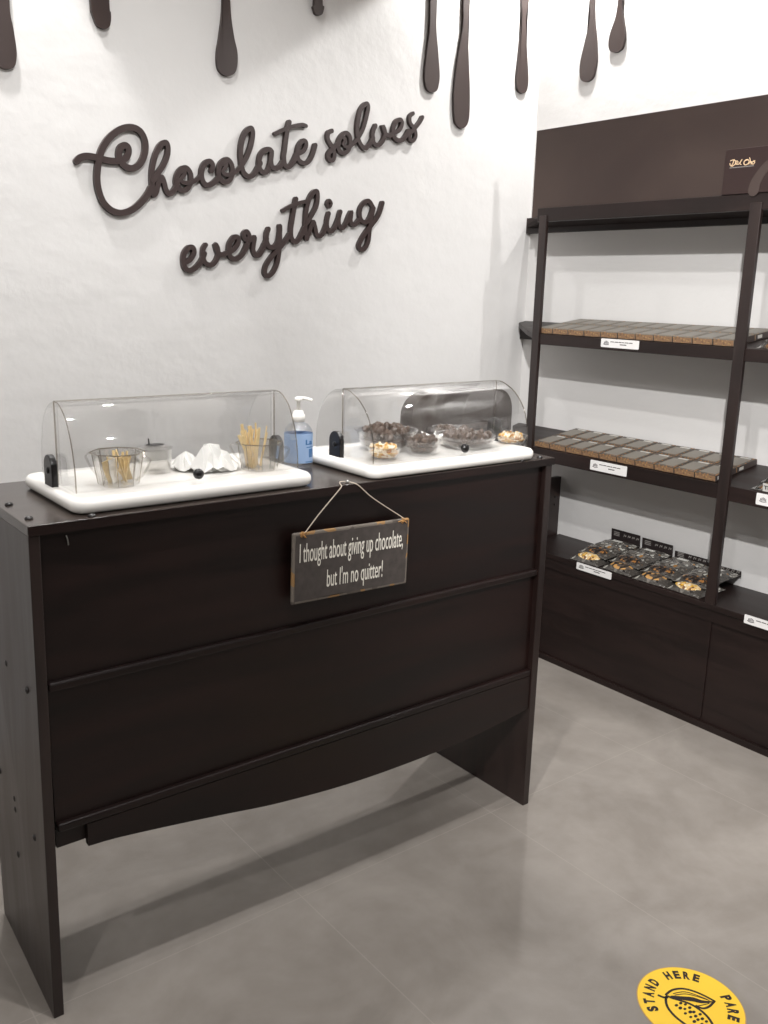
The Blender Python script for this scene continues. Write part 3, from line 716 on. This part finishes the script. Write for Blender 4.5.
# price labels ------------------------------------------------------
def price(y_left, w, z1, z0, lab, x=SX-.0012):
    if z1 < .5: x = SX-.0049
    r = thing('price_label', lab, 'price label', (x, y_left, z0), group='white price labels on the shelf edges')
    bm = bmesh.new(); pts = rounded_rect(-w, 0, 0, z1-z0, .003, 3)
    prism(bm, pts, lambda u, v, t: Vector((-t, u, v)), 0, .0009)
    link('card', bm, M['tag'], r)
    h = z1-z0
    bm = bmesh.new(); f = lambda u, v, t: Vector((-.0009-t, u, v))
    # little crest
    for a, b_ in ((-.014, .010), (-.018, .014), (-.022, .016), (-.026, .014), (-.030, .010)):
        ribbon(bm, [(a, h*.42), (a-.0006, h*.42+b_*.55)], .0022, f, 0, .0003)
    ribbon(bm, [(-.011, h*.36), (-.022, h*.30), (-.033, h*.36)], .002, f, 0, .0003)
    link('crest', bm, M['ink'], r)
    bm = bmesh.new(); random.seed(int(y_left*1000))
    u = -.040
    for L_ in (.014, .012, .010, .006, .014, .012):
        ribbon(bm, [(u, h*.66), (u-L_*.5, h*.67), (u-L_, h*.66)], .0026, f, 0, .0003); u -= L_+.004
    for L_ in (.011, .010): ribbon(bm, [(u+.052, h*.40), (u+.052-L_, h*.40)], .0030, f, 0, .0003); u -= L_+.003
    link('small_print', bm, M['ink'], r)
    return r
price(2.022, .155, 1.2145, 1.186, 'white price label on the edge of the upper shelf')
price(2.026, .156, .799, .764, 'white price label on the edge of the middle shelf, left bay')
price(2.048, .156, .422, .396, 'white price label on the base edge under the snack bags')
price(1.400, .156, .800, .765, 'white price label on the middle shelf edge right of the centre post')
price(1.388, .156, .424, .396, 'white price label on the base edge right of the centre post')

# chocolate boxes ---------------------------------------------------
ANG = -math.atan(TILT)
def choc_box(w, top, lab, dark):
    r = thing('chocolate_box', lab, 'box', (0, 0, 0), (0, ANG, 0))
    l, h = .112, .020; g = .0016
    bm = bmesh.new(); box(bm, 0, l, -w+g, -g, 0, h); link('carton', bm, M['boxtop' if dark else 'boxgrey'], r, bevel=.0008)
    bm = bmesh.new(); box(bm, .012, l-.020, -w+.010, -.010, h, h+.0006); link('window', bm, M['window'], r)
    bm = bmesh.new(); box(bm, l-.017, l-.008, -w*.80, -w*.30, h, h+.0007)
    link('sticker', bm, M['glint' if dark else 'window'], r)
    bm = bmesh.new(); box(bm, -.0007, 0, -w+g+.0008, -g-.0008, .0015, h-.002); link('front_print', bm, M['kraft'], r)
    bm = bmesh.new(); box(bm, .001, l-.001, -w+g-.0006, -w+g, .001, h-.001); e = link('end_print', bm, M['boxside'], r)
    bm = bmesh.new(); box(bm, .010, .034, -w+g-.0010, -w+g-.0006, .005, .015); link('end_label', bm, M['glint'], e)
    return r
ordn = ['leftmost', 'second', 'third', 'fourth', 'fifth', 'sixth', 'seventh', 'eighth', 'ninth', 'tenth', 'rightmost']
for (zf, n, ys, pitch, dark, sh, grp) in ((1.214, 11, 2.322, .0715, False, 'upper shelf', 'chocolate boxes on the upper shelf'), (.802, 10, 2.302, .0757, True, 'middle shelf', 'chocolate boxes on the middle shelf')):
    proto = None
    for row, x0 in (('front', SX+.010), ('back', SX+.127)):
        for i in range(n):
            o = 'rightmost' if i == n-1 else ordn[i]
            look = 'flat charcoal chocolate box with gold front' if dark else 'flat grey chocolate box with tan front'
            lab = f'{look}, {o} from left in the {row} row, {sh}' if o not in ('leftmost', 'rightmost') else f'{look}, {o} in the {row} row, {sh}'
            loc = (x0, ys-pitch*i+random.uniform(-.0006, .0006), zf+(x0-SX)*TILT+.0009)
            if proto is None:
                proto = choc_box(pitch, None, lab, dark); proto.location = loc; proto['group'] = grp
            else: copy_tree(proto, loc, lab)

# snack bags on the base --------------------------------------------
def pillow(bm, L_, W_, H_, nz, seed, taper=.0):
    random.seed(seed); n, m = 14, 12; top = []; bot = []
    ph = [random.uniform(0, 6) for _ in range(6)]
    for i in range(n+1):
        tr, br = [], []
        for j in range(m+1):
            u, v = i/n, j/m
            e = (1-(2*u-1)**4)*(1-(2*v-1)**4)
            cr = nz*(math.sin(u*17+ph[0]+v*5)+math.sin(v*21+ph[1]-u*7)+.7*math.sin((u+v)*26+ph[2]))
            x, y = u*L_, (v-.5)*W_
            tr.append(bm.verts.new((x, y, .0015+H_*e+cr*e)))
            br.append(bm.verts.new((x, y, .0006)) if 0 < i < n and 0 < j < m else None)
        top.append(tr); bot.append(br)
    for i in range(n+1):
        for j in range(m+1):
            if bot[i][j] is None: bot[i][j] = bm.verts.new((top[i][j].co.x, top[i][j].co.y, .0004))
    for i in range(n):
        for j in range(m):
            bm.faces.new((top[i][j], top[i+1][j], top[i+1][j+1], top[i][j+1]))
            bm.faces.new((bot[i][j], bot[i][j+1], bot[i+1][j+1], bot[i+1][j]))
    for i in range(n):
        bm.faces.new((top[i][0], bot[i][0], bot[i+1][0], top[i+1][0])); bm.faces.new((top[i][m], top[i+1][m], bot[i+1][m], bot[i][m]))
    for j in range(m):
        bm.faces.new((top[0][j], top[0][j+1], bot[0][j+1], bot[0][j])); bm.faces.new((top[n][j], bot[n][j], bot[n][j+1], top[n][j+1]))
def snack_bag(lab, loc, rot, seed, filling, header, W_=.130, L_=.150, H_=.022):
    r = thing('snack_bag', lab, 'snack bag', loc, rot, 'dark snack bags on the base')
    bm = bmesh.new(); pillow(bm, L_, W_, H_, .0016, seed); b = link('pouch', bm, M['bagdark'], r, smooth=True)
    # see-through window with the snack, a domed patch riding on the film
    def top_z(u, v): return .0015+H_*(1-(2*u-1)**4)*(1-(2*v-1)**4)
    random.seed(seed+50)
    bm = bmesh.new(); c = bm.verts.new((L_*.22, 0, top_z(.22, .5)+.003)); rings = []
    for q in (.35, .7, 1):
        ring = []
        for k in range(20):
            a = 2*PI*k/20; u = .22+.155*q*math.cos(a); v = .5+.36*q*math.sin(a)
            ring.append(bm.verts.new((u*L_, (v-.5)*W_, top_z(u, v)+(.0036 if q < 1 else .0012)+random.uniform(-.0008, .0008))))
        rings.append(ring)
    for k in range(20): bm.faces.new((c, rings[0][k], rings[0][(k+1) % 20]))
    for a_, b_ in zip(rings, rings[1:]):
        for k in range(20): bm.faces.new((a_[k], b_[k], b_[(k+1) % 20], a_[(k+1) % 20]))
    link('snack_window', bm, filling, r, smooth=True)
    bm = bmesh.new(); u0, v0 = .60, random.uniform(.25, .4)
    q = [(u0, v0), (u0+.13, v0), (u0+.13, v0+.30), (u0, v0+.30)]
    prism(bm, [(u*L_, (v-.5)*W_) for u, v in q], lambda a, b_, t: Vector((a, b_, top_z(a/L_, b_/W_+.5)+.002+t)), 0, .0008)
    link('sticker', bm, M['glint'], r)
    if header:
        bm = bmesh.new(); box(bm, L_-.002, L_, -W_/2, W_/2, -.006, header); hd = link('header_card', bm, M['card'], r)
        bm = bmesh.new(); f = lambda u, v, t: Vector((L_-.002-t, u, v)); H1 = header-.006
        z = header*.62
        for k in range(3): ribbon(bm, [(W_*.40, z-.006+.006*k), (W_*.22, z-.006+.006*k)], .003, f, 0, .0004)
        for k in range(4):
            yy = W_*.06-k*.019; ribbon(bm, [(yy, z-.004), (yy-.003, z+.004), (yy-.008, z-.002), (yy-.010, z+.004)], .0022, f, 0, .0004)
        link('header_print', bm, M['cardprint'], hd)
    return r
cols = [(2.030, 'first column from the left', .072, M['snack']), (1.890, 'second column from the left', .068, M['snackmix']), (1.750, 'third column from the left', .052, M['snackmix']), (1.622, 'fourth column', .042, M['snack'])]
for ci, (yc, cn, hh, fm) in enumerate(cols):
    snack_bag(f'dark snack bag lying at the front, bottom of the {cn}', (SX+.006+.004*(ci % 2), yc, BZ+.0008), (0, math.radians(-1), math.radians(2-3*(ci % 2))), 3+ci, fm, 0)
    snack_bag(f'dark snack bag with white sticker, middle of the {cn}', (SX+.048, yc-.004, BZ+.0215), (0, math.radians(-6), math.radians(-2+2*ci)), 13+ci, M['snackdark'], 0, L_=.145, H_=.015)
    snack_bag(f'dark snack bag with upright black header card, rear of the {cn}', (SX+.100, yc-.004, BZ+.034), (0, math.radians(-3), 0), 23+ci, M['bagdark'], hh-.029 , L_=.138, H_=.012)

# pouches in the right bay
def pouch(lab, loc, L_, W_, H_, seed, fill, frontlabel):
    r = thing('cellophane_pouch', lab, 'snack pouch', loc, (0, ANG, 0), 'clear pouches right of the centre post')
    bm = bmesh.new(); pillow(bm, L_*.86, W_*.84, H_*.8, .0012, seed)
    for v in bm.verts: v.co.x += L_*.07; v.co.z += .001
    link('contents', bm, fill, r, smooth=True)
    bm = bmesh.new(); pillow(bm, L_, W_, H_, .003, seed+1); link('film', bm, M['bag'], r)
    if frontlabel:
        bm = bmesh.new(); box(bm, -.003, -.0022, -W_*.30, W_*.24, .001, .026); lb = link('front_label', bm, M['glint'], r)
        bm = bmesh.new(); add_text(bm, 'The', .02, lambda u, v, t: Vector((-.0031-.0003*t, W_*.22-u, v+.008)), height=.011, offset=.0006); link('lettering', bm, M['ink'], lb)
    return r
pouch('clear pouch of golden snacks with a white front label on the middle shelf', (SX+.012, 1.353, .802+.012*TILT+.001), .20, .15, .034, 61, M['snackdark'], True)
pouch('crinkled clear pouch beside the last grey box on the upper shelf', (SX+.014, 1.392, 1.214+.014*TILT+.001), .17, .15, .040, 71, M['snackdark'], False)

# dark branded carton on the header ledge
gx = SX-.0045
q0 = trace_x(726, 150, gx); q1 = trace_x(726, 197, gx); q2 = trace_x(768, 147, gx)
bw = .27; z0_ = 1.6485; z1_ = q0.z
pk = thing('branded_carton', 'dark maroon carton with cream Del Oro lettering standing against the header board', 'carton', (gx, q0.y, z0_))
bm = bmesh.new(); box(bm, 0, .0255, -bw, 0, 0, z1_-z0_); link('carton', bm, M['packbrown'], pk, bevel=.0012)
pf = lambda u, v, t: Vector((-t, u, v))
def onp(px_, py_): p = trace_x(px_, py_, gx); return (p.y-q0.y, p.z-z0_)
bm = bmesh.new(); ribbon(bm, [(-.012, .004-.002), (onp(757, 178)), (onp(768, 163)), (onp(780, 153))] if False else [onp(753.5, 190), onp(755.5, 183), onp(760, 175), onp(768, 165), (-.17, onp(768, 165)[1]+.014)], lambda s: .034-.012*s, pf, 0, .0008)
link('ribbon_print', bm, M['packband'], pk)
a0 = onp(730, 164); a1 = onp(754, 163)
def oz(pts): return [onp(690+a/9.31, 120+b/9.31) for a, b in pts]
bm = bmesh.new()
for k_, (st_, w_) in enumerate([([(372,405),(378,425),(398,428),(425,405),(428,385),(405,372),(378,380)], .0022), ([(412,368),(402,400),(388,425)], .0024),
        ([(424,400),(440,403),(448,390),(438,380),(425,392),(428,412),(452,412)], .0019), ([(452,412),(475,385),(486,366),(476,380),(466,408),(478,414)], .0019),
        ([(535,372),(512,380),(502,405),(518,418),(545,402),(550,378),(530,368),(512,378)], .0024), ([(548,412),(556,390),(566,392),(556,350)], .0017), ([(560,400),(572,386),(570,412)], .0019), ([(592,382),(578,398),(588,412),(604,395),(592,382),(606,380)], .0020)]):
    ribbon(bm, oz(st_), w_, pf, -.0002, .0006+.00005*k_, rise=.0002)
link('lettering', bm, M['gold'], pk)
b0 = onp(730, 168)
bm = bmesh.new()
for k in range(9): ribbon(bm, [(b0[0]-.0085*k, b0[1]), (b0[0]-.0085*k-.006, b0[1])], .0022, pf, 0, .0007)
link('tagline', bm, M['cardprint'], pk)

# ------------------------------------------------------------------ floor sticker
cx, cy, R_ = 1.437, .809, .101
st = thing('floor_sticker', 'round yellow floor sticker reading STAND HERE with a cocoa pod drawing', 'floor sticker', (cx, cy, .0003))
bm = bmesh.new(); lathe(bm, [(R_+.002, 0), (R_+.002, .0003)], 72); link('cut_edge', bm, M['rimgold'], st)
bm = bmesh.new(); lathe(bm, [(R_, .0002), (R_, .0007)], 72); link('vinyl_disc', bm, M['yellow'], st)
def arc_text(text, a_start, a_end, rb, cap_h, wfac=1.0):
    bm = bmesh.new(); n = len(text)
    for i, ch in enumerate(text):
        if ch == ' ': continue
        a = math.radians(a_start+(a_end-a_start)*i/(n-1))
        dr = Vector((math.cos(a), math.sin(a))); tg_ = Vector((math.sin(a), -math.cos(a)))
        add_text(bm, ch, .03, lambda u, v, t: Vector(((dr*(rb+v)+tg_*u).x, (dr*(rb+v)+tg_*u).y, .0008+.0002*t)), width=(.0128 if ch not in 'I' else .005)*wfac, height=cap_h, offset=.0017, align='C')
    return bm
link('lettering', arc_text('STAND HERE', 152, 26, .0705, .0195), M['blackprint'], st)
link('lettering', arc_text('PARE AQU\u00cd', -24, -128, .0705, .0195), M['blackprint'], st)
def fl(a, b): p = trace_z(630+a/5.565, 960+b/5.565, 0); return (p.x-cx, p.y-cy)
ff = lambda u, v, t: Vector((u, v, .0008+t))
bm = bmesh.new()
w = .0046
ribbon(bm, [fl(*p) for p in [(200,195),(235,170),(290,162),(350,175),(410,200),(470,232)]], w, ff, 0, .0003)
ribbon(bm, [fl(*p) for p in [(470,232),(440,262),(405,272),(370,258)]], w, ff, 0, .0003)
ribbon(bm, [fl(*p) for p in [(160,200),(185,210),(205,212)]], w*1.1, ff, 0, .0003)
ribbon(bm, [fl(*p) for p in [(230,205),(290,215),(350,222),(400,235),(460,235)]], lambda s: .0105*math.sin(PI*min(1, s*.9+.08))+.001, ff, 0, .00025)
for pts in ([(240,190),(300,180),(360,195),(430,222)], [(250,198),(310,192),(380,208),(440,228)], [(380,258),(410,252),(440,244)]):
    ribbon(bm, [fl(*p) for p in pts], .0019, ff, 0, .00035)
ribbon(bm, [fl(*p) for p in [(205,205),(200,235),(215,275),(260,325),(330,375),(400,410),(455,425),(478,418),(470,385),(440,330),(395,285),(340,250),(280,228),(235,215)]], w*1.1, ff, 0, .0003, True)
link('pod_outline', bm, M['blackprint'], st)
random.seed(9)
bm = bmesh.new()
ce = [(258,255),(282,243),(308,250),(280,270),(305,275),(332,268),(335,292),(308,300),(355,292),(365,315),(338,320),(390,305),(402,330),(378,335),(358,345),(425,345),(400,360),(430,375),(385,375),(455,385),(420,398)]
for (a, b) in ce:
    p = fl(a, b); rr = random.uniform(.0030, .0040)
    lathe(bm, [(rr, .0008), (rr, .0011)], 10, (p[0], p[1], 0), sx=1.2, sy=.85)
link('bean_dots', bm, M['blackprint'], st)

# ------------------------------------------------------------------ camera
cam = bpy.data.cameras.new('camera'); co = bpy.data.objects.new('camera', cam); COL.objects.link(co)
cam.sensor_fit = 'VERTICAL'; cam.sensor_height = 24; cam.sensor_width = 18; cam.lens = FPX/1024*24; cam.clip_start = .02
m = Matrix((RT, UP, -fwd)).transposed().to_4x4(); m.translation = CAM; co.matrix_world = m
bpy.context.scene.camera = co

# ------------------------------------------------------------------ lights
def spot(x, y, z, e, half, blend, r=.03, aim=None, col=(1, .99, .98)):
    l = bpy.data.lights.new('down_or_fill_spot', 'SPOT'); l.energy = e; l.spot_size = math.radians(2*half); l.spot_blend = blend
    l.shadow_soft_size = r; l.color = col
    o = bpy.data.objects.new('down_or_fill_spot', l); COL.objects.link(o); o.location = (x, y, z)
    if aim: o.rotation_euler = (Vector(aim)-Vector((x, y, z))).to_track_quat('-Z', 'Y').to_euler()
    return o
def area(x, y, z, e, s, rot=(0, 0, 0), col=(1, .99, .98), sy=None):
    l = bpy.data.lights.new('ceiling_panel', 'AREA'); l.energy = e; l.size = s; l.color = col
    if sy: l.shape = 'RECTANGLE'; l.size_y = sy
    o = bpy.data.objects.new('ceiling_panel', l); COL.objects.link(o); o.location = (x, y, z); o.rotation_euler = rot
ZL = ZC-.04
spot(2.60, 2.30, ZL, 55, 56, .06)
spot(.66, 2.45, ZL, 62, 31, .25)
spot(.75, 1.0, ZL, 72, 75, .4)
spot(1.10, 2.20, ZL, 16, 60, .3)
spot(2.42, 1.15, ZL, 38, 72, .3)
spot(-.6, .2, ZL, 42, 80, .4)
spot(-.2, -.2, ZL, 330, 27, .6, aim=(2.75, 1.35, .9))  # added fill, aimed to brighten the wall behind the shelves
spot(1.2, -.9, ZL, 50, 80, .5)
spot(-1.3, 1.5, ZL, 22, 78, .5)  # added fill for the sheen of the counter's side panel and the left wall
w = bpy.data.worlds.new('world'); w.use_nodes = True; w.node_tree.nodes['Background'].inputs[0].default_value = (.9, .9, .9, 1)
w.node_tree.nodes['Background'].inputs[1].default_value = .2; bpy.context.scene.world = w
sc = bpy.context.scene
sc.view_settings.view_transform = 'Standard'; sc.view_settings.look = 'None'; sc.view_settings.gamma = 1
sc.view_settings.exposure = .36; sc.view_settings.use_curve_mapping = False
try: sc.cycles.transparent_max_bounces = 24
except Exception: pass
